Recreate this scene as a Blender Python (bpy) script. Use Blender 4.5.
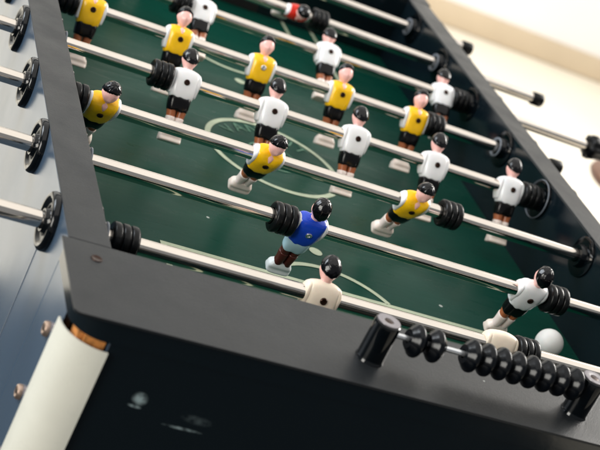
import bpy, bmesh, math, random
from mathutils import Vector, Matrix
random.seed(4)
PI = math.pi
SC = bpy.context.scene
for o in list(bpy.data.objects): bpy.data.objects.remove(o)
C = SC.collection

# ------------------------------------------------------------------ camera
cd = bpy.data.cameras.new("camera"); cam = bpy.data.objects.new("camera", cd); C.objects.link(cam)
cam.location = (-0.3392, -1.1276, 0.5798)
cam.rotation_mode = 'XYZ'; cam.rotation_euler = (1.13743, -0.42625, -0.24238)
cd.sensor_width = 36.0; cd.lens = 87.44; cd.clip_start = 0.02; cd.clip_end = 60
cd.dof.use_dof = True; cd.dof.focus_distance = 1.50; cd.dof.aperture_fstop = 8.5
SC.camera = cam

# ------------------------------------------------------------------ light (indoor)
w = bpy.data.worlds.new("World"); SC.world = w; w.use_nodes = True
bg = w.node_tree.nodes['Background']; bg.inputs[0].default_value = (0.93, 0.96, 1.0, 1); bg.inputs[1].default_value = 0.22
def area(name, loc, target, sx, sy, power, col):
    l = bpy.data.lights.new(name, 'AREA'); l.shape = 'RECTANGLE'; l.size = sx; l.size_y = sy; l.energy = power; l.color = col
    o = bpy.data.objects.new(name, l); C.objects.link(o); o.location = loc
    o.rotation_euler = (Vector(target) - Vector(loc)).to_track_quat('-Z', 'Y').to_euler(); return o
area("ceiling_light", (0.3, 1.2, 2.4), (0.3, 1.2001, 0), 6.0, 5.6, 84, (1.0, 0.955, 0.89))
area("window_light_back", (3.6, 2.4, 1.7), (2.6, 3.4, -0.85), 2.4, 1.8, 50, (1.0, 0.95, 0.88))
area("window_light_right", (3.3, 1.4, 1.35), (0.3, 0.45, 0), 1.6, 1.1, 95, (1.0, 0.96, 0.90))
area("window_light_side", (-2.6, 1.6, 1.6), (-0.7, 1.9, -0.85), 1.8, 1.6, 90, (0.86, 0.93, 1.0))
area("fill_light_front", (-2.6, -1.6, 0.9), (-0.05, -0.15, -0.1), 1.3, 1.5, 62, (1.0, 0.97, 0.90))  # added fill without a real window, brightens the corner guard and figures
SC.view_settings.view_transform = 'Standard'; SC.view_settings.look = 'None'
SC.view_settings.exposure = 0.34; SC.view_settings.gamma = 1.0
SC.render.engine = 'CYCLES'; SC.render.resolution_x = 1024; SC.render.resolution_y = 768

# ------------------------------------------------------------------ dimensions (metres, origin: nearest rod axis at the left inner wall)
W = 0.68; S = 0.1474; H = 0.0281; T = 0.0374; E0 = -0.0715; D0 = -0.188; EX = 0.006
Y1 = 7*S + 0.0715; D1 = 7*S + 0.188; ZF = -0.0873; YC = 3.5*S; FLOOR = -0.85; ZB = -0.36

# ------------------------------------------------------------------ materials
def mat(name, col, rough=0.5, metal=0.0, coat=0.0, var=0.0, vscale=20, rvar=0.0, rscale=30, bump=0.0, bscale=200, stretch=(1,1,1), spec=0.5, sss=0.0, coatr=0.08):
    m = bpy.data.materials.new(name); m.use_nodes = True; nt = m.node_tree; N = nt.nodes; L = nt.links
    b = N['Principled BSDF']; b.inputs['Base Color'].default_value = (*col, 1)
    b.inputs['Roughness'].default_value = rough; b.inputs['Metallic'].default_value = metal
    b.inputs['Coat Weight'].default_value = coat; b.inputs['Coat Roughness'].default_value = coatr
    b.inputs['Specular IOR Level'].default_value = spec
    if sss: b.inputs['Subsurface Weight'].default_value = sss; b.inputs['Subsurface Scale'].default_value = 0.004
    tc = N.new('ShaderNodeTexCoord'); mp = N.new('ShaderNodeMapping'); mp.inputs['Scale'].default_value = stretch
    L.new(tc.outputs['Object'], mp.inputs['Vector'])
    def noise(sc, det=6):
        n = N.new('ShaderNodeTexNoise'); n.inputs['Scale'].default_value = sc; n.inputs['Detail'].default_value = det
        L.new(mp.outputs[0], n.inputs['Vector']); return n
    if var:
        n = noise(vscale); r = N.new('ShaderNodeMapRange'); r.inputs[1].default_value = 0.3; r.inputs[2].default_value = 0.7
        r.inputs[3].default_value = 1-var; r.inputs[4].default_value = 1+var
        L.new(n.outputs['Fac'], r.inputs[0])
        mx = N.new('ShaderNodeVectorMath'); mx.operation = 'SCALE'; mx.inputs[0].default_value = col
        L.new(r.outputs[0], mx.inputs['Scale']); L.new(mx.outputs[0], b.inputs['Base Color'])
    if rvar:
        n = noise(rscale); r = N.new('ShaderNodeMapRange'); r.inputs[1].default_value = 0.3; r.inputs[2].default_value = 0.7
        r.inputs[3].default_value = max(0.02, rough-rvar); r.inputs[4].default_value = rough+rvar
        L.new(n.outputs['Fac'], r.inputs[0]); L.new(r.outputs[0], b.inputs['Roughness'])
    if bump:
        n = noise(bscale, 3); bp = N.new('ShaderNodeBump'); bp.inputs['Strength'].default_value = bump; bp.inputs['Distance'].default_value = 0.001
        L.new(n.outputs['Fac'], bp.inputs['Height']); L.new(bp.outputs[0], b.inputs['Normal'])
    return m
M = {}
M['rim'] = mat('charcoal laminate of rim', (0.011, 0.013, 0.015), 0.38, rvar=0.07, rscale=26, bump=0.25, bscale=900, var=0.18, vscale=9, spec=0.36)
M['panel'] = mat('glossy navy black laminate', (0.003, 0.0065, 0.009), 0.12, rvar=0.04, rscale=8, spec=0.7, bump=0.05, bscale=60)
M['outer'] = mat('black side laminate with cool reflection tint', (0.020, 0.027, 0.034), 0.22, rvar=0.05, rscale=9, spec=0.55)  # black laminate; the cool window reflection is tinted into its base colour
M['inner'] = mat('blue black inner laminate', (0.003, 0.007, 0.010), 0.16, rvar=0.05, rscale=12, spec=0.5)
M['field'] = mat('green playfield', (0.0008, 0.038, 0.025), 0.32, spec=0.12, var=0.10, vscale=7, rvar=0.05, rscale=14, bump=0.03, bscale=500)
M['line'] = mat('pale field paint', (0.36, 0.41, 0.29), 0.5, var=0.12, vscale=60)
M['faint'] = mat('faded field paint', (0.06, 0.16, 0.10), 0.5, var=0.4, vscale=90)
M['chrome'] = mat('steel rod', (0.76, 0.70, 0.63), 0.085, metal=1.0, rvar=0.05, rscale=30, stretch=(0.6,1,1), var=0.05, vscale=25)
M['rubber'] = mat('black rubber', (0.003, 0.0035, 0.004), 0.30, spec=0.22, rvar=0.08, rscale=60, bump=0.1, bscale=500)
M['blackplastic'] = mat('glossy black plastic', (0.001, 0.002, 0.003), 0.10, spec=0.38, rvar=0.05, rscale=50)
M['bead'] = mat('blue black bead plastic', (0.0015, 0.0025, 0.004), 0.20, spec=0.25, rvar=0.05, rscale=70)
M['white'] = mat('white figure plastic', (0.78, 0.78, 0.79), 0.22, sss=0.12, var=0.03, vscale=120)
M['cream'] = mat('cream figure plastic', (0.84, 0.72, 0.58), 0.30, sss=0.15, var=0.05, vscale=120)
M['yellow'] = mat('yellow figure paint', (0.95, 0.54, 0.004), 0.24, var=0.05, vscale=140, bump=0.15, bscale=350)
M['blue'] = mat('blue figure paint', (0.010, 0.055, 0.50), 0.22, var=0.08, vscale=140)
M['red'] = mat('red figure paint', (0.62, 0.022, 0.010), 0.24, var=0.06, vscale=140)
M['skin'] = mat('pink face plastic', (0.83, 0.47, 0.42), 0.28, sss=0.15, var=0.05, vscale=150)
M['tan'] = mat('orange brown leg paint', (0.36, 0.11, 0.04), 0.28, var=0.1, vscale=150)
M['brownleg'] = mat('dark red brown leg paint', (0.07, 0.014, 0.010), 0.28)
M['sock'] = mat('off white sock paint', (0.82, 0.70, 0.64), 0.30, sss=0.1, var=0.04, vscale=150)
M['boot'] = mat('worn ivory boot plastic', (0.76, 0.66, 0.58), 0.36, sss=0.12, var=0.08, vscale=90)
M['whiteboot'] = mat('white boot plastic', (0.72, 0.77, 0.77), 0.3, var=0.06, vscale=90)
M['paleblue'] = mat('pale blue shorts paint', (0.38, 0.56, 0.62), 0.28)
M['shorts'] = mat('black shorts paint', (0.003, 0.003, 0.0035), 0.18, spec=0.25, bump=0.15, bscale=300)
M['hair'] = mat('gloss black hair paint', (0.002, 0.002, 0.003), 0.11, spec=0.38, bump=0.5, bscale=260)
M['bolt'] = mat('dark brown bolt', (0.035, 0.016, 0.010), 0.3, metal=0.7)
M['silverbolt'] = mat('silver bolt', (0.75, 0.75, 0.75), 0.3, metal=1.0)
M['socket'] = mat('bolt socket', (0.003, 0.003, 0.003), 0.6)
M['guard'] = mat('ivory metal corner guard', (0.70, 0.69, 0.60), 0.30, coat=0.4, rvar=0.08, rscale=25, var=0.05, vscale=22)
M['copper'] = mat('copper washer', (0.52, 0.38, 0.30), 0.34, metal=0.9)
M['rawwood'] = mat('raw orange chipboard', (0.50, 0.20, 0.05), 0.6, var=0.5, vscale=160)
M['ball'] = mat('matt white ball', (0.74, 0.73, 0.70), 0.5, sss=0.1, var=0.04, vscale=60)
M['wire'] = mat('bright wire', (0.78, 0.80, 0.82), 0.25, metal=0.85)
M['grey'] = mat('grey plastic ring', (0.16, 0.18, 0.21), 0.2, spec=0.6)
M['posttop'] = mat('grey post cap', (0.24, 0.22, 0.23), 0.22, spec=0.6)
M['floorm'] = mat('cream floor', (0.84, 0.78, 0.66), 0.40, var=0.03, vscale=3)
M['darkener'] = mat('added dark sheet', (0.010, 0.014, 0.018), 0.9, var=0.3, vscale=60, bump=0.5, bscale=300)
M['skirt'] = mat('tan skirting', (0.60, 0.49, 0.35), 0.5, var=0.05, vscale=4)
M['wall'] = mat('white wall', (0.86, 0.85, 0.83), 0.8, var=0.02, vscale=2)
M['stoolwood'] = mat('brown stool wood', (0.11, 0.042, 0.018), 0.4, var=0.3, vscale=30, stretch=(1,8,8))

def add_marks(m, base, marks, ncol, nscale, thr=0.5, specks=0):
    """painted window reflections: ellipses (cx, cz, rx, rz, angle) in the panel's own plane, broken up by noise"""
    nt = m.node_tree; N = nt.nodes; L = nt.links; b = N['Principled BSDF']
    tc = N.new('ShaderNodeTexCoord'); total = None
    def mth(op, a, c=None):
        n = N.new('ShaderNodeMath'); n.operation = op
        for i, v in enumerate((a, c)):
            if v is None: continue
            if isinstance(v, (int, float)): n.inputs[i].default_value = v
            else: L.new(v, n.inputs[i])
        return n.outputs[0]
    ns = N.new('ShaderNodeTexNoise'); ns.inputs['Scale'].default_value = nscale; ns.inputs['Detail'].default_value = 5; L.new(tc.outputs['Object'], ns.inputs[0])
    for cx, cz, rx, rz, an, st in marks:
        mp = N.new('ShaderNodeMapping'); mp.vector_type = 'TEXTURE'; mp.inputs['Location'].default_value = (cx, D0, cz); mp.inputs['Rotation'].default_value = (0, an, 0); mp.inputs['Scale'].default_value = (rx, 10, rz)
        L.new(tc.outputs['Object'], mp.inputs[0]); ln = N.new('ShaderNodeVectorMath'); ln.operation = 'LENGTH'; L.new(mp.outputs[0], ln.inputs[0])
        r = N.new('ShaderNodeMapRange'); r.inputs[1].default_value = 1.0; r.inputs[2].default_value = 0.35; L.new(ln.outputs['Value'], r.inputs[0])
        v = mth('MULTIPLY', r.outputs[0], st); total = v if total is None else mth('MAXIMUM', total, v)
    if total is not None:
        k = N.new('ShaderNodeMapRange'); k.inputs[1].default_value = thr-0.12; k.inputs[2].default_value = thr+0.12; L.new(ns.outputs['Fac'], k.inputs[0]); total = mth('MULTIPLY', total, k.outputs[0])
    if specks:
        vo = N.new('ShaderNodeTexVoronoi'); vo.inputs['Scale'].default_value = specks; L.new(tc.outputs['Object'], vo.inputs['Vector'])
        sepc = N.new('ShaderNodeSeparateColor'); L.new(vo.outputs['Color'], sepc.inputs[0])
        sz = mth('MULTIPLY', mth('GREATER_THAN', sepc.outputs[0], 0.86), mth('MULTIPLY', sepc.outputs[1], 0.10))
        sp_ = mth('LESS_THAN', vo.outputs['Distance'], sz); sp_ = mth('MULTIPLY', sp_, 0.6); total = sp_ if total is None else mth('MAXIMUM', total, sp_)
    mx = N.new('ShaderNodeMix'); mx.data_type = 'RGBA'; L.new(total, mx.inputs['Factor'])
    if b.inputs['Base Color'].is_linked: L.new(b.inputs['Base Color'].links[0].from_socket, mx.inputs['A'])
    else: mx.inputs['A'].default_value = (*base, 1)
    mx.inputs['B'].default_value = (*ncol, 1); L.new(mx.outputs['Result'], b.inputs['Base Color'])
M['front'] = mat('glossy navy front laminate', (0.003, 0.0065, 0.009), 0.12, rvar=0.04, rscale=8, spec=0.7)
for k_, b_ in (('yellow', (0.95, 0.54, 0.004)), ('blue', (0.010, 0.055, 0.50)), ('red', (0.62, 0.022, 0.010)), ('shorts', (0.003, 0.003, 0.0035)), ('tan', (0.36, 0.11, 0.04))):
    add_marks(M[k_], b_, [], (0.75, 0.70, 0.62), 10, specks=170)
add_marks(M['front'], (0.003, 0.0065, 0.009), [(0.038, -0.039, 0.008, 0.007, 0.5, 0.5), (0.036, -0.047, 0.007, 0.0018, 0.1, 0.5), (0.092, -0.047, 0.016, 0.005, 0.06, 0.08), (0.083, -0.058, 0.020, 0.0018, 0.02, 0.4)], (0.55, 0.70, 0.72), 120, 0.47, specks=26)  # pale window reflections painted into the base colour, plus dust specks
nt = M['field'].node_tree; N_ = nt.nodes; wv = N_.new('ShaderNodeTexNoise'); wv.inputs['Scale'].default_value = 9; wv.inputs['Detail'].default_value = 8; wv.inputs['Distortion'].default_value = 2.5
tcf = N_.new('ShaderNodeTexCoord'); mpf = N_.new('ShaderNodeMapping'); mpf.inputs['Scale'].default_value = (1, 6, 1); mpf.inputs['Rotation'].default_value = (0, 0, 0.5)
nt.links.new(tcf.outputs['Object'], mpf.inputs[0]); nt.links.new(mpf.outputs[0], wv.inputs[0])
rr_ = N_.new('ShaderNodeMapRange'); rr_.inputs[1].default_value = 0.35; rr_.inputs[2].default_value = 0.65; rr_.inputs[3].default_value = 0.27; rr_.inputs[4].default_value = 0.37
nt.links.new(wv.outputs['Fac'], rr_.inputs[0]); nt.links.new(rr_.outputs[0], N_['Principled BSDF'].inputs['Roughness'])
for k_, b_, sc_ in (('field', (0.0008, 0.038, 0.025), 34), ('rim', (0.021, 0.024, 0.027), 42), ('outer', (0.05, 0.08, 0.12), 40)):
    add_marks(M[k_], b_, [], (0.6, 0.62, 0.58), 10, specks=sc_)

# ------------------------------------------------------------------ helpers
def link(name, bm, m, parent=None, angle=35, loc=None):
    me = bpy.data.meshes.new(name); bmesh.ops.recalc_face_normals(bm, faces=bm.faces); bm.to_mesh(me); bm.free()
    for p in me.polygons: p.use_smooth = True
    me.set_sharp_from_angle(angle=math.radians(angle))
    me.materials.append(m if not isinstance(m, str) else M[m])
    o = bpy.data.objects.new(name, me); C.objects.link(o)
    if parent: o.parent = parent
    if loc: o.location = loc
    return o
def empty(name, loc, label, cat, group=None, rot=None):
    o = bpy.data.objects.new(name, None); C.objects.link(o); o.location = loc; o.empty_display_size = 0.02
    if rot: o.rotation_euler = rot
    tag(o, label, cat, group); return o
def tag(o, label=None, cat=None, group=None, kind=None):
    if label: o['label'] = label
    if cat: o['category'] = cat
    if group: o['group'] = group
    if kind: o['kind'] = kind
    return o
def box(bm, x0, x1, y0, y1, z0, z1, bev=0.0, seg=2):
    r = bmesh.ops.create_cube(bm, size=1); vs = r['verts']
    for v in vs:
        v.co = Vector(((x0+x1)/2 + v.co.x*(x1-x0), (y0+y1)/2 + v.co.y*(y1-y0), (z0+z1)/2 + v.co.z*(z1-z0)))
    if bev:
        es = list({e for v in vs for e in v.link_edges})
        bmesh.ops.bevel(bm, geom=es, offset=bev, segments=seg, profile=0.5, affect='EDGES')
def frame(axis):
    a = Vector(axis).normalized(); u = a.orthogonal().normalized(); return a, u, a.cross(u)
def lathe(bm, prof, org=(0,0,0), axis=(0,0,1), n=40, close=True):
    """prof: list of (distance along axis, radius)"""
    a, u, v = frame(axis); o = Vector(org); rings = []
    for d, r in prof:
        if r < 1e-6: rings.append([bm.verts.new(o + a*d)])
        else: rings.append([bm.verts.new(o + a*d + (u*math.cos(2*PI*k/n) + v*math.sin(2*PI*k/n))*r) for k in range(n)])
    for A, B in zip(rings, rings[1:]):
        for k in range(n):
            j = (k+1) % n
            if len(A) == 1 and len(B) == 1: continue
            if len(A) == 1: bm.faces.new((A[0], B[k], B[j]))
            elif len(B) == 1: bm.faces.new((A[k], A[j], B[0]))
            else: bm.faces.new((A[k], A[j], B[j], B[k]))
    if close:
        for R in (rings[0], rings[-1]):
            if len(R) > 2: bm.faces.new(R)
def spl(keys, n):
    """Catmull-Rom through rows of numbers"""
    out = []
    K = [keys[0]] + list(keys) + [keys[-1]]
    for i in range(1, len(K)-2):
        p0, p1, p2, p3 = K[i-1:i+3]
        for j in range(n):
            t = j/n
            out.append([0.5*((2*b)+(-a+c)*t+(2*a-5*b+4*c-d)*t*t+(-a+3*b-3*c+d)*t**3) for a, b, c, d in zip(p0, p1, p2, p3)])
    out.append(list(keys[-1])); return out
def loft(bm, keys, n=28, sub=4):
    """keys rows: z, half x, half y, centre x, centre y, exponent"""
    rings = []
    for z, hx, hy, cx, cy, e in spl(keys, sub):
        R = []
        for k in range(n):
            t = 2*PI*(k+0.5)/n; c, s = math.cos(t), math.sin(t); p = 2.0/e
            R.append(bm.verts.new((cx + hx*math.copysign(abs(c)**p, c), cy + hy*math.copysign(abs(s)**p, s), z)))
        rings.append(R)
    for A, B in zip(rings, rings[1:]):
        for k in range(n): bm.faces.new((A[k], A[(k+1) % n], B[(k+1) % n], B[k]))
    bm.faces.new(rings[0]); bm.faces.new(rings[-1])
def B(): return bmesh.new()
def children(o): return [c for c in bpy.data.objects if c.parent == o]
def copy_tree(o, parent=None):
    c = o.copy(); C.objects.link(c)
    if parent: c.parent = parent
    for ch in children(o): copy_tree(ch, c)
    return c

# ------------------------------------------------------------------ setting
bm = B(); box(bm, -9, 12, -7, 4.43, FLOOR-0.1, FLOOR); tag(link('floor', bm, 'floorm'), kind='structure')
bm = B(); box(bm, -3.2, 1.6, -4.5, 1.35, FLOOR+0.0005, FLOOR+0.008, 0.003); tag(link('reflection_darkener', bm, 'darkener'), kind='structure')  # unseen dark sheet added on the floor to darken the panel reflections
bm = B(); box(bm, -9, 12, 4.43, 4.45, FLOOR+0.0005, FLOOR+0.105, 0.006); tag(link('skirting', bm, 'skirt'), kind='structure')
bm = B(); box(bm, -9, 12, 4.45, 4.6, FLOOR-0.1, 1.9); tag(link('wall', bm, 'wall'), 'white painted wall behind the foosball table', kind='structure')

# ------------------------------------------------------------------ foosball table
table = empty('foosball_table', (W/2, YC, FLOOR), 'black foosball table with green playing field and charcoal rim', 'foosball table')
OFF = (-W/2, -YC, -FLOOR)                                     # parts are modelled in world space
def tp(name, bm, m, parent=None, angle=35):
    o = link(name, bm, m, parent or table, angle)
    if parent is None: o.location = OFF
    return o
bm = B(); box(bm, -0.004, W+0.004, E0-0.004, Y1+0.004, ZF-0.012, ZF); field = tp('playfield', bm, 'field')
# side walls: the body below and a charcoal strip on top
def side(x0, x1, nm):
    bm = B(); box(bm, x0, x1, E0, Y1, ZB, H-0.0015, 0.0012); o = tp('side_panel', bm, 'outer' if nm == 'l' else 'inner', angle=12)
    bm = B(); box(bm, x0-0.0006, x1+0.0006, E0+0.0004, Y1-0.0004, H-0.0014, H, 0.0006); tp('side_rim', bm, 'rim', angle=12)
bm = B(); box(bm, -T-0.0006, -T+0.0005, 0.0100, 0.0114, ZB+0.001, -0.030); tp('panel_joint', bm, 'grey')
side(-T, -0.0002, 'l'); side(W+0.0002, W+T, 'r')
def ring_poly(bm, pts, z0, z1, bev=0.0):
    top = [bm.verts.new((x, y, z1)) for x, y in pts]; bot = [bm.verts.new((x, y, z0)) for x, y in pts]
    n = len(pts); f = bm.faces.new(top); bm.faces.new(bot)
    for k in range(n): bm.faces.new((top[k], top[(k+1) % n], bot[(k+1) % n], bot[k]))
    if bev:
        bmesh.ops.bevel(bm, geom=[e for e in f.edges], offset=bev, segments=3, profile=0.5, affect='EDGES')
def end_outline(ex, front, r, inner):
    """plan outline of the near end box with rounded outer corners; mirrored for the far end"""
    P = [(-T-ex, inner)]
    xl, xr = -T-ex, W+T+ex
    for k in range(11):
        a = PI + (PI/2)*k/10; P.append((xl+r + r*math.cos(a), front+r + r*math.sin(a)))
    for k in range(11):
        a = 1.5*PI + (PI/2)*k/10; P.append((xr-r + r*math.cos(a), front+r + r*math.sin(a)))
    P.append((xr, inner)); return P
for flip in (0, 1):
    def pl(P): return [(x, (2*YC - y) if flip else y) for x, y in P]
    bm = B(); ring_poly(bm, pl(end_outline(EX, D0, 0.006, E0-0.0006)), 0.0262, H+0.0004, 0.0008); tp('end_rim', bm, 'rim', angle=12)
    bm = B(); ring_poly(bm, pl(end_outline(0.001, D0+0.004, 0.030, E0-0.0006)), 0.0055, 0.0260); tp('end_cap_band', bm, 'panel')
    # end box body with notched corners for the corner guards
    f = D0+0.0055; q = 0.033
    P = [(-T, E0-0.0006), (-T, f+q), (-T+0.012, f+q), (-T+0.012, f+0.012), (-T+q, f+0.012), (-T+q, f),
         (W+T-q, f), (W+T-q, f+0.012), (W+T-0.012, f+0.012), (W+T-0.012, f+q), (W+T, f+q), (W+T, E0-0.0006)]
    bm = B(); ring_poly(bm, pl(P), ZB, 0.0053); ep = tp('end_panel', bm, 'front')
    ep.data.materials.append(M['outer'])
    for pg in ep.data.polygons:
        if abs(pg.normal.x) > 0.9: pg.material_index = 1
    for sx in (-1, 1):
        cx = (-T + q) if sx < 0 else (W+T-q); cyv = f+q
        yy = (2*YC - cyv) if flip else cyv; sy = 1 if flip else -1
        # raw chipboard corner seen inside the guard
        bm = B()
        ax = sorted((cx + sx*(q-0.0125), cx + sx*(q-0.0075))); ay = sorted((yy + sy*0.004, yy + sy*0.024))
        box(bm, ax[0], ax[1], ay[0], ay[1], ZB+0.002, 0.0048)
        ax = sorted((cx + sx*0.002, cx + sx*0.020)); ay = sorted((yy + sy*(q-0.0124), yy + sy*(q-0.005)))
        box(bm, ax[0], ax[1], ay[0], ay[1], ZB+0.002, 0.0060)
        tp('chipboard_edge', bm, 'rawwood')
        # curved corner guard: a quarter shell
        bm = B(); R0, R1 = q+0.0025, q+0.0042; n = 16; V = []
        for R in (R0, R1):
            for z in (ZB+0.001, -0.002):
                row = []
                for k in range(n+1):
                    a = (PI/2)*k/n
                    row.append(bm.verts.new((cx + sx*(R+0.0006)*math.cos(a), yy + sy*(R+0.0006)*math.sin(a), z)))
                V.append(row)
        a0, a1, b0, b1 = V
        for k in range(n):
            bm.faces.new((a0[k], a0[k+1], a1[k+1], a1[k])); bm.faces.new((b0[k], b0[k+1], b1[k+1], b1[k]))
            bm.faces.new((a0[k], a0[k+1], b0[k+1], b0[k])); bm.faces.new((a1[k], a1[k+1], b1[k+1], b1[k]))
        bm.faces.new((a0[0], a1[0], b1[0], b0[0])); bm.faces.new((a0[n], a1[n], b1[n], b0[n]))
        g = tp('corner_guard', bm, 'guard')
        for z in (-0.033, -0.099, -0.165, -0.231):
            bm = B(); xs = -T if sx < 0 else W+T; yb = (2*YC+0.122) if flip else -0.122
            lathe(bm, [(-0.001, 0.0068), (0.0025, 0.0068), (0.0040, 0.0060), (0.0046, 0.0045), (0.0040, 0.0034), (0.0035, 0.0)], (xs, yb, z), (sx, 0, 0), 24)
            sc = tp('corner_screw', bm, 'copper')
            bm = B(); lathe(bm, [(0.0034, 0.0024), (0.0046, 0.0022), (0.0048, 0)], (xs, yb, z), (sx, 0, 0), 6); link('screw_socket', bm, 'socket', sc)
# recessed screw on the rims
for x, y in ((-0.016, -0.097), (W+0.016, -0.097), (-0.016, 2*YC+0.097), (W+0.016, 2*YC+0.097)):
    bm = B(); lathe(bm, [(0, 0.0052), (0.0007, 0.0050), (0.0007, 0.0036), (0.0003, 0.0030), (0.0003, 0)], (x, y, H+0.0004), (0, 0, 1), 20)
    sc = tp('rim_screw', bm, 'bolt')
# goals: inner end walls are the end panels; a dark goal mouth
for yy, sg in ((E0, 1), (Y1, -1)):
    bm = B(); a, b = sorted((yy + sg*0.0004, yy + sg*0.0016)); box(bm, W/2-0.10, W/2+0.10, a, b, ZF+0.001, ZF+0.075); tp('goal_mouth', bm, 'socket')
# legs and bottom
for x in (-0.030, W+0.030-0.07):
    for y in (-0.150, 2*YC+0.150-0.07):
        bm = B(); box(bm, x, x+0.07, y, y+0.07, FLOOR+0.0085, ZB-0.0005, 0.004); tp('leg', bm, 'panel')
bm = B(); box(bm, -0.0, W, E0, Y1, ZB+0.002, ZB+0.014); tp('bottom_board', bm, 'panel')

# field markings
def strip(bm, pts, wd, z, closed=False):
    L = []; n = len(pts)
    for i, p in enumerate(pts):
        a = Vector(pts[(i-1) % n] if closed or i else p); b = Vector(pts[(i+1) % n] if closed or i < n-1 else p)
        d = (b-a).normalized(); nn = Vector((-d.y, d.x)); p = Vector(p)
        L.append((bm.verts.new((*(p+nn*wd/2), z)), bm.verts.new((*(p-nn*wd/2), z))))
    for i in range(n if closed else n-1):
        a, b = L[i], L[(i+1) % n]; bm.faces.new((a[0], a[1], b[1], b[0]))
zl = ZF+0.0006
bm = B(); strip(bm, [(W/2+0.0933*math.cos(t*2*PI/72), YC+0.0933*math.sin(t*2*PI/72)) for t in range(72)], 0.0078, zl, True); tp('centre_circle', bm, 'line')
for sg in (1, -1):
    def fy(y): return y if sg > 0 else 2*YC-y
    bm = B(); strip(bm, [(0.135, fy(E0+0.001)), (0.135, fy(0.1895))], 0.007, zl); strip(bm, [(0.1315, fy(0.193)), (0.5485, fy(0.193))], 0.007, zl); strip(bm, [(0.545, fy(0.1895)), (0.545, fy(E0+0.001))], 0.007, zl)
    tp('penalty_area_line', bm, 'line')
    a0 = math.asin(0.0415/0.085); bm = B()
    strip(bm, [(0.34+0.085*math.cos(a0+(PI-2*a0)*k/40), fy(0.155+0.085*math.sin(a0+(PI-2*a0)*k/40))) for k in range(41)], 0.007, zl); tp('penalty_arc', bm, 'line')
    bm = B(); strip(bm, [(0.19, fy(E0+0.001)), (0.19, fy(0.037))], 0.006, zl); strip(bm, [(0.187, fy(0.040)), (0.493, fy(0.040))], 0.006, zl+0.0002); strip(bm, [(0.49, fy(0.037)), (0.49, fy(E0+0.001))], 0.006, zl); tp('goal_area_line', bm, 'line')
    bm = B(); vs = [bm.verts.new((0.3405+0.0085*math.cos(k*PI/12), fy(0.277)+0.0085*math.sin(k*PI/12), zl)) for k in range(24)]; bm.faces.new(vs); tp('penalty_spot', bm, 'line')
# faded lettering round the centre circle
def letter(ch, x, y, rz, size):
    cu = bpy.data.curves.new('letter', 'FONT'); cu.body = ch; cu.size = size; cu.align_x = 'CENTER'; cu.extrude = 0.0
    t = bpy.data.objects.new('letter', cu); C.objects.link(t)
    dg = bpy.context.evaluated_depsgraph_get(); me = bpy.data.meshes.new_from_object(t.evaluated_get(dg))
    bpy.data.objects.remove(t)
    o = bpy.data.objects.new('field_letter', me); C.objects.link(o); me.materials.clear(); me.materials.append(M['faint'])
    o.parent = table; o.location = (x-W/2, y-YC, zl-FLOOR+0.0002); o.rotation_euler = (0, 0, rz)
for k, ch in enumerate("VANANT"):
    a = math.radians(140 - 19*k); letter(ch, W/2+0.064*math.cos(a), YC+0.064*math.sin(a), a-PI/2, 0.030)
bm = B(); strip(bm, [(W/2+0.036*math.cos(t*2*PI/40), YC+0.036*math.sin(t*2*PI/40)) for t in range(40)], 0.003, zl, True)
for k in range(5):
    a = math.radians(90+72*k); strip(bm, [(W/2+0.014*math.cos(a), YC+0.014*math.sin(a)), (W/2+0.033*math.cos(a), YC+0.033*math.sin(a))], 0.004, zl)
tp('centre_emblem', bm, 'faint')

# bearings for the eight rods (outer cups and inner flanges)
bm = B(); lathe(bm, [(0.0, 0.0274), (0.003, 0.0275), (0.0055, 0.0268), (0.0072, 0.0246), (0.0068, 0.0212), (0.0045, 0.0190), (0.0035, 0.0130), (0.0045, 0.0115), (0.0085, 0.0105), (0.0085, 0.0087), (0.0, 0.0087)], (0,0,0), (-1,0,0), 48, close=False)
cup = link('bearing_cup', bm, 'blackplastic', table, 50); cup.location = Vector(OFF) + Vector((-T, 0, 0))
bm = B(); lathe(bm, [(0.0, 0.0265), (0.0022, 0.0262), (0.0030, 0.0240), (0.0030, 0.0150), (0.010, 0.0135), (0.010, 0.0087), (0.0, 0.0087)], (0,0,0), (-1,0,0), 48, close=False)
fl = link('bearing_flange', bm, 'blackplastic', table, 50); fl.location = Vector(OFF) + Vector((W, 0, 0))
bm = B(); lathe(bm, [(0.0095, 0.0125), (0.0112, 0.0142), (0.0125, 0.0140), (0.0125, 0.0120), (0.0105, 0.0105)], (0,0,0), (-1,0,0), 40, close=False)
rg = link('bearing_ring', bm, 'grey', table, 50); rg.location = Vector(OFF) + Vector((W, 0, 0))
for i in range(8):
    y = i*S - YC
    for src, x, rz in ((cup, -T, 0), (cup, W+T, PI), (fl, W, 0), (fl, 0, PI), (rg, W, 0), (rg, 0, PI)):
        if src is rg and i in (2, 3) and rz == 0: continue
        if i == 0 and rz == 0 and (src is not cup) or (i == 0 and src is cup and rz == 0): 
            continue
        o = src.copy(); C.objects.link(o); o.parent = table; o.location = (x-W/2, y, -FLOOR); o.rotation_euler = (0, 0, rz)

bm = B(); lathe(bm, [(0.0032, 0.0262), (0.0044, 0.0268), (0.0052, 0.0262), (0.0044, 0.0255), (0.0032, 0.0256)], (0,0,0), (-1,0,0), 48, close=False)
rg2 = link('bearing_ring', bm, 'grey', table, 50); rg2.location = (W/2, 3*S-YC, -FLOOR)

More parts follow.
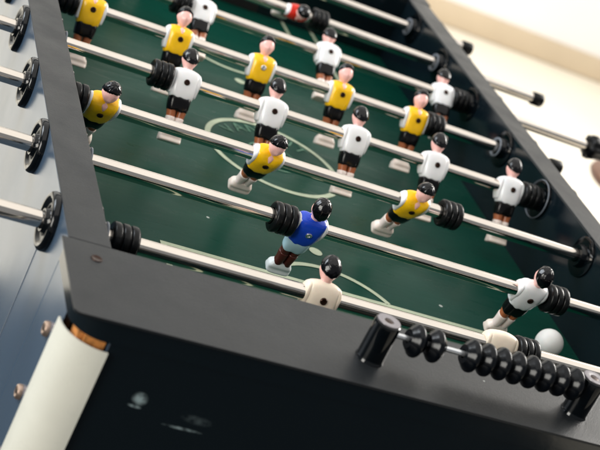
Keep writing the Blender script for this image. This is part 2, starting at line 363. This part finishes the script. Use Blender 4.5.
# ------------------------------------------------------------------ player figures (local: rod along x through origin, face towards -y)
def make_figure(shirt, sleeve, shorts, leg, sock, boot, bolt, parts=True, label=None, body_only=False):
    bm = B()
    loft(bm, [(-0.0205, 0.0120, 0.0085, 0, 0, 3.0), (-0.0195, 0.0140, 0.0100, 0, 0, 3.0), (-0.014, 0.0150, 0.0112, 0, 0, 3.2), (-0.006, 0.0162, 0.0118, 0, 0, 3.2), (0.003, 0.0168, 0.0118, 0, 0, 3.2),
              (0.0095, 0.0170, 0.0108, 0, 0, 3.2), (0.0132, 0.0156, 0.0088, 0, 0.0005, 3.0), (0.0152, 0.0115, 0.0066, 0, 0.0008, 2.4), (0.0165, 0.0052, 0.0045, 0, 0.001, 2)], 32)
    for v in bm.verts:                                           # V neck, chest relief and rumpled hem
        x, y, z = v.co
        if y < 0:
            g = max(0, 1-abs(x)/max(0.0008, (z-0.002)*0.75)) if z > 0.003 else 0
            v.co.y += 0.0022*g
            v.co.y -= 0.0010*math.exp(-((abs(x)-0.008)/0.004)**2 - ((z-0.004)/0.006)**2)
        v.co.z += 0.0009*math.sin(x*620+1)*max(0, min(1, (-0.010-z)/0.008))
    f = link('player_figure', bm, shirt, None, 60)
    if label: f['label'] = label
    for sx in (-1, 1):                                           # arms held to the sides
        bm = B()
        loft(bm, [(-0.0165, 0.0018, 0.0030, sx*0.0146, -0.0005, 2.2), (-0.0155, 0.0030, 0.0056, sx*0.0148, -0.0006, 2.6), (-0.009, 0.0034, 0.0072, sx*0.0156, -0.0004, 2.8), (0.000, 0.0036, 0.0090, sx*0.0164, 0, 2.8),
                  (0.0075, 0.0036, 0.0084, sx*0.0160, 0.0003, 2.6), (0.0120, 0.0030, 0.0062, sx*0.0148, 0.0006, 2.4), (0.0138, 0.0012, 0.0028, sx*0.0138, 0.0008, 2)], 20)
        link('sleeve', bm, sleeve, f, 60)
    # bolt through the chest, front and back
    for sy in (-1, 1):
        bm = B(); lathe(bm, [(0.0108, 0.0037), (0.0128, 0.0036), (0.0134, 0.0030), (0.0134, 0.0018), (0.0124, 0.0016), (0.0124, 0)], (0, 0, -0.001), (0, sy, 0), 18)
        link('bolt', bm, bolt, f)
    if body_only: return f
    bm = B()
    loft(bm, [(-0.0362, 0.0100, 0.0068, 0, 0, 2.6), (-0.0353, 0.0124, 0.0086, 0, 0, 2.8), (-0.029, 0.0134, 0.0096, 0, 0, 3), (-0.022, 0.0136, 0.0100, 0, 0, 3), (-0.017, 0.0125, 0.0090, 0, 0, 3)], 28)
    for v in bm.verts:                                           # crease between the trouser legs
        v.co.y *= 1 - 0.16*math.exp(-(v.co.x/0.0022)**2)*max(0, min(1, (-0.022-v.co.z)/0.012))
        v.co.z += 0.0008*math.sin(v.co.x*500)*(1 if v.co.z < -0.033 else 0)
    link('shorts', bm, shorts, f, 60)
    for sx in (-1, 1):
        bm = B(); loft(bm, [(-0.0515, 0.0044, 0.0054, sx*0.0048, 0, 2.2), (-0.0470, 0.0050, 0.0060, sx*0.0052, 0, 2.2), (-0.0425, 0.0052, 0.0062, sx*0.0056, 0, 2.2), (-0.036, 0.0058, 0.0068, sx*0.0062, 0, 2.3)], 20)
        link('leg', bm, leg, f, 60)
        bm = B(); loft(bm, [(-0.0630, 0.0056, 0.0060, sx*0.0052, 0, 2.4), (-0.058, 0.0050, 0.0062, sx*0.0049, 0.0004, 2.2), (-0.052, 0.0053, 0.0066, sx*0.0050, 0.0004, 2.2), (-0.0445, 0.0058, 0.0068, sx*0.0054, 0, 2.2), (-0.0436, 0.0044, 0.0054, sx*0.0054, 0, 2.2)], 20)
        link('sock', bm, sock, f, 60)
    bm = B()                                                     # the kicking block
    loft(bm, [(-0.0742, 0.0115, 0.0060, 0, -0.0003, 4), (-0.0733, 0.0134, 0.0086, 0, -0.0004, 4.5), (-0.0700, 0.0140, 0.0092, 0, -0.0004, 4.5), (-0.0655, 0.0136, 0.0082, 0, -0.0003, 4), (-0.0622, 0.0118, 0.0068, 0, 0, 3.2), (-0.0590, 0.0098, 0.0056, 0, 0, 2.6)], 32)
    for v in bm.verts:
        if v.co.z < -0.063: v.co.y *= 1 - 0.22*math.exp(-((v.co.z+0.0685)/0.003)**2)
    link('boot', bm, boot, f, 60)
    # head
    def ball(bm, fn, nu=28, nv=20):
        R = [[bm.verts.new(fn(PI*j/nv, 2*PI*k/nu)) for k in range(nu)] for j in range(1, nv)]
        t = bm.verts.new(fn(0, 0)); b = bm.verts.new(fn(PI, 0))
        for A, Bq in zip(R, R[1:]):
            for k in range(nu): bm.faces.new((A[k], A[(k+1) % nu], Bq[(k+1) % nu], Bq[k]))
        for k in range(nu): bm.faces.new((t, R[0][k], R[0][(k+1) % nu])); bm.faces.new((b, R[-1][(k+1) % nu], R[-1][k]))
    hz = 0.0268
    def headf(th, ph):
        x, y, z = math.sin(th)*math.sin(ph), -math.sin(th)*math.cos(ph), math.cos(th)
        wz = 1 - 0.30*max(0, -z)
        r = 1 + 0.16*math.exp(-((x/0.16)**2 + ((z+0.05)/0.20)**2))*(1 if y < 0 else 0) - 0.07*math.exp(-(((abs(x)-0.36)/0.16)**2 + ((z-0.12)/0.13)**2))*(1 if y < 0 else 0) \
            + 0.05*math.exp(-((x/0.3)**2 + ((z+0.72)/0.18)**2))*(1 if y < 0 else 0) + 0.10*math.exp(-(((abs(x)-0.97)/0.10)**2 + (y/0.22)**2 + (z/0.25)**2))
        return (x*0.0095*wz*r, y*0.0104*r, hz + z*0.0126*r)
    bm = B(); ball(bm, headf)
    loft(bm, [(0.0055, 0.0008, 0.0012, 0, -0.0104, 2), (0.0085, 0.0024, 0.0024, 0, -0.0092, 2), (0.012, 0.0052, 0.0056, 0, -0.0040, 2), (0.0155, 0.0055, 0.0052, 0, 0.001, 2), (0.021, 0.0056, 0.0054, 0, 0.001, 2)], 20)
    h = link('head', bm, 'skin', f, 80)
    def hairf(th, ph):
        x, y, z = math.sin(th)*math.sin(ph), -math.sin(th)*math.cos(ph), math.cos(th)
        k = 0.92*y + 1.40*z - 0.23 + 0.10*math.exp(-(x/0.25)**2)*(0 if y > 0 else -1)   # >0 where hair grows
        s_ = max(0, min(1, (k+0.03)/0.10)); s_ = s_*s_*(3-2*s_)
        r = 0.84 + 0.31*s_ + 0.016*math.sin(ph*9+z*4)*s_
        return (x*0.0096*r*(1-0.16*max(0,-z)), y*0.0106*r + 0.0002, hz + z*(0.0134 if z > 0 else 0.0120)*r + 0.0003)
    bm = B(); ball(bm, hairf, 40, 32); link('hair', bm, 'hair', h, 70)
    return f
def kit(k, label):
    if k == 'white': return make_figure('white', 'white', 'shorts', 'tan', 'sock', 'boot', 'bolt', label=label)
    if k == 'yellow': return make_figure('yellow', 'white', 'shorts', 'tan', 'sock', 'boot', 'bolt', label=label)
    if k == 'yellow_silver': return make_figure('yellow', 'white', 'shorts', 'tan', 'sock', 'boot', 'silverbolt', label=label)
    if k == 'red': return make_figure('red', 'white', 'shorts', 'brownleg', 'sock', 'boot', 'bolt', label=label)
    if k == 'blue': return make_figure('blue', 'white', 'paleblue', 'brownleg', 'brownleg', 'whiteboot', 'silverbolt', label=label)
    if k == 'cream': return make_figure('cream', 'cream', 'cream', 'cream', 'cream', 'cream', 'bolt', label=label)
    if k == 'stub': return make_figure('cream', 'cream', 'cream', 'cream', 'cream', 'cream', 'bolt', label=label, body_only=True)
PROT = {}
LAB = {'white': 'player figure in white shirt and black shorts', 'yellow': 'player figure in yellow shirt and black shorts', 'yellow_silver': 'yellow shirted player figure with a silver chest bolt',
       'red': 'player figure in red shirt', 'blue': 'player figure in blue shirt and pale blue shorts', 'cream': 'plain cream player figure with black hair', 'stub': 'cream player figure missing its head'}
def bumper_mesh():
    p = [(0, 0.0090), (0, 0.0140), (0.001, 0.0158)]
    for k in range(3):
        b = 0.001 + k*0.0083
        p += [(b+0.001, 0.0166), (b+0.0055, 0.0166), (b+0.0066, 0.0158), (b+0.0072, 0.0142), (b+0.0079, 0.0142)]
        if k < 2: p += [(b+0.0083, 0.0158)]
    p += [(0.0260, 0.0090)]
    bm = B(); lathe(bm, p, (-0.013, 0, 0), (1, 0, 0), 40, close=False); return bm
def grip_mesh(x0, sgn):
    p = [(0, 0.0085), (0, 0.0150), (0.002, 0.0180), (0.010, 0.0188), (0.020, 0.0160), (0.034, 0.0150), (0.048, 0.0168), (0.064, 0.0174), (0.082, 0.0168), (0.100, 0.0172), (0.112, 0.0165), (0.117, 0.0120), (0.118, 0)]
    n = 48; bm = B(); lathe(bm, p, (x0, 0, 0), (sgn, 0, 0), n, close=False)
    for v in bm.verts:
        r = math.hypot(v.co.y, v.co.z)
        if r > 0.01:
            a = math.atan2(v.co.z, v.co.y); k = 1 + 0.07*math.cos(8*a)*min(1, (r-0.01)/0.005); v.co.y *= k; v.co.z *= k
    return bm
def rod(i, label, figs, bumps, phi, face, x0, x1, caps):
    root = empty('player_rod', (0, i*S, 0), label, 'foosball rod', 'steel player rods across the foosball table', rot=(math.radians(phi), 0, 0))
    bm = B(); lathe(bm, [(0, 0.0068), (0.0008, 0.0079), (0.002, 0.0080), (x1-x0-0.002, 0.0080), (x1-x0-0.0008, 0.0079), (x1-x0, 0.0068)], (x0, 0, 0), (1, 0, 0), 40)
    link('rod_shaft', bm, 'chrome', root, 50)
    for k, x in figs:
        if k not in PROT: f = kit(k, LAB[k]); PROT[k] = f
        else: f = copy_tree(PROT[k])
        f.parent = root; f.location = (x, 0, 0); f.rotation_euler = (0, 0, PI if face > 0 else 0)
    for x in bumps:
        if 'b' not in PROT: o = link('rubber_bumper', bumper_mesh(), 'rubber', root, 40); PROT['b'] = o
        else: o = PROT['b'].copy(); C.objects.link(o); o.parent = root
        o.location = (x, 0, 0)
    for typ, x, sg in caps:
        if typ == 'grip': link('grip', grip_mesh(x, sg), 'rubber', root, 50)
        else:
            bm = B(); lathe(bm, [(-0.016, 0.0082), (-0.016, 0.0100), (-0.014, 0.0108), (0.001, 0.0110), (0.003, 0.0100), (0.0038, 0.007), (0.0038, 0)], (x, 0, 0), (sg, 0, 0), 28, close=False)
            link('end_cap', bm, 'rubber', root, 50)
rod(0, 'steel rod with a cream goalkeeper figure, nearest the score counter', [('cream', 0.232), ('stub', 0.436)], [0.030, 0.467], -16, 1, -0.34, 0.86, [('grip', -0.30, -1), ('cap', 0.86, 1)])
rod(1, 'steel rod carrying the blue figure and one white figure', [('blue', 0.257), ('white', 0.537)], [0.227, 0.571], 19, 1, -0.34, 0.86, [('grip', -0.30, -1), ('cap', 0.86, 1)])
rod(2, 'steel rod of three yellow figures leaning their heads towards the near goal', [('yellow', 0.043), ('yellow', 0.241), ('yellow', 0.433)], [0.012, 0.484], 33, -1, -0.20, 1.02, [('grip', 0.98, 1), ('cap', -0.20, -1)])
rod(3, 'steel rod of five white figures across the near half of the field', [('white', 0.164+0.1165*k) for k in range(5)], [0.134, 0.661], -30, 1, -0.34, 0.742, [('grip', -0.30, -1)])
rod(4, 'steel rod of five yellow figures just beyond the centre circle', [('yellow_silver' if k == 2 else 'yellow', 0.062+0.1182*k) for k in range(5)], [0.031, 0.564], -22, -1, -0.34, 0.775, [('grip', -0.30, -1), ('cap', 0.775, 1)])
rod(5, 'steel rod of three white figures in the far half', [('white', 0.240), ('white', 0.437), ('white', 0.631)], [0.209, 0.660], -48, 1, -0.20, 0.95, [('grip', 0.897, 1), ('cap', -0.20, -1)])
rod(6, 'steel rod with a red figure kicking upward, near the far goal', [('red', 0.423), ('yellow', 0.143)], [0.461, 0.113], 68, -1, -0.30, 0.872, [('grip', -0.27, -1), ('cap', 0.872, 1)])
rod(7, 'plain steel rod farthest from the score counter', [('yellow', 0.215)], [0.184], 0, -1, -0.34, 0.790, [('grip', -0.30, -1), ('cap', 0.790, 1)])

# ------------------------------------------------------------------ score counter
sc = empty('score_counter', (0.338, -0.1418, H+0.0004), 'row of ribbed black beads on a wire between two posts on the near rim', 'score counter')
def sp(name, bm, m, parent=sc, angle=40, x=0, z=0):
    o = link(name, bm, m, parent, angle); o.location = (x, 0, z); return o
post = None
for x in (0.2300-0.338, 0.4475-0.338):
    bm = B(); lathe(bm, [(0, 0.0134), (0.0010, 0.0132), (0.0018, 0.0126), (0.004, 0.0125), (0.036, 0.0122), (0.0385, 0.0117), (0.0395, 0.0102), (0.0395, 0.0)], (0,0,0), (0,0,1), 40)
    p = sp('post', bm, 'blackplastic', x=x)
    bm = B(); lathe(bm, [(0.0396, 0.0108), (0.0404, 0.0106), (0.0406, 0.0092), (0.0400, 0.0046), (0.0380, 0.0040)], (0,0,0), (0,0,1), 36, close=False); link('post_cap', bm, 'posttop', p)
    bm = B(); lathe(bm, [(0.0397, 0.0046), (0.0399, 0.0040), (0.0398, 0)], (0,0,0), (0,0,1), 6); link('post_screw', bm, 'bolt', p)
bm = B(); lathe(bm, [(0, 0.0026), (0.2175, 0.0026)], (-0.108, 0, 0), (1,0,0), 20); sp('wire', bm, 'wire', z=0.0283)
bm = B(); bw = 0.0156/2
lathe(bm, [(-bw, 0.0040), (-bw, 0.0086), (-bw+0.0010, 0.0096), (-bw+0.0020, 0.0108), (-0.0036, 0.0128), (-0.0022, 0.0146), (-0.0010, 0.0152), (0.0010, 0.0152), (0.0022, 0.0146), (0.0036, 0.0128), (bw-0.0020, 0.0108), (bw-0.0010, 0.0096), (bw, 0.0086), (bw, 0.0040)], (0,0,0), (1,0,0), 40, close=False)
bead = sp('bead', bm, 'bead', x=0.2620-0.338, z=0.0283)
for x in [0.2815] + [0.3190+0.01585*k for k in range(8)]:
    o = bead.copy(); C.objects.link(o); o.parent = sc; o.location = (x-0.338, 0, 0.0283)

# ------------------------------------------------------------------ ball
bm = B(); bmesh.ops.create_uvsphere(bm, u_segments=48, v_segments=32, radius=0.0170)
b = link('ball', bm, 'ball', None, 180); b.location = (0.62, 0.18, ZF+0.0170); tag(b, 'matt white foosball lying on the green field by the near right corner', 'ball')

# ------------------------------------------------------------------ stool beyond the table
st = empty('wooden_stool', (1.758, 1.68, FLOOR), 'brown round wooden stool standing on the cream floor at the right edge', 'stool')
bm = B(); lathe(bm, [(0.474, 0), (0.474, 0.15), (0.477, 0.160), (0.486, 0.166), (0.494, 0.163), (0.498, 0.150), (0.499, 0)], (0,0,0), (0,0,1), 56); link('seat', bm, 'stoolwood', st, 50)
for k in range(4):
    a = PI/4 + k*PI/2; bm = B(); lathe(bm, [(0.0005, 0.014), (0.2, 0.017), (0.4735, 0.015)], (0.05*math.cos(a), 0.05*math.sin(a), 0), (0,0,1), 20); link('leg', bm, 'stoolwood', st)
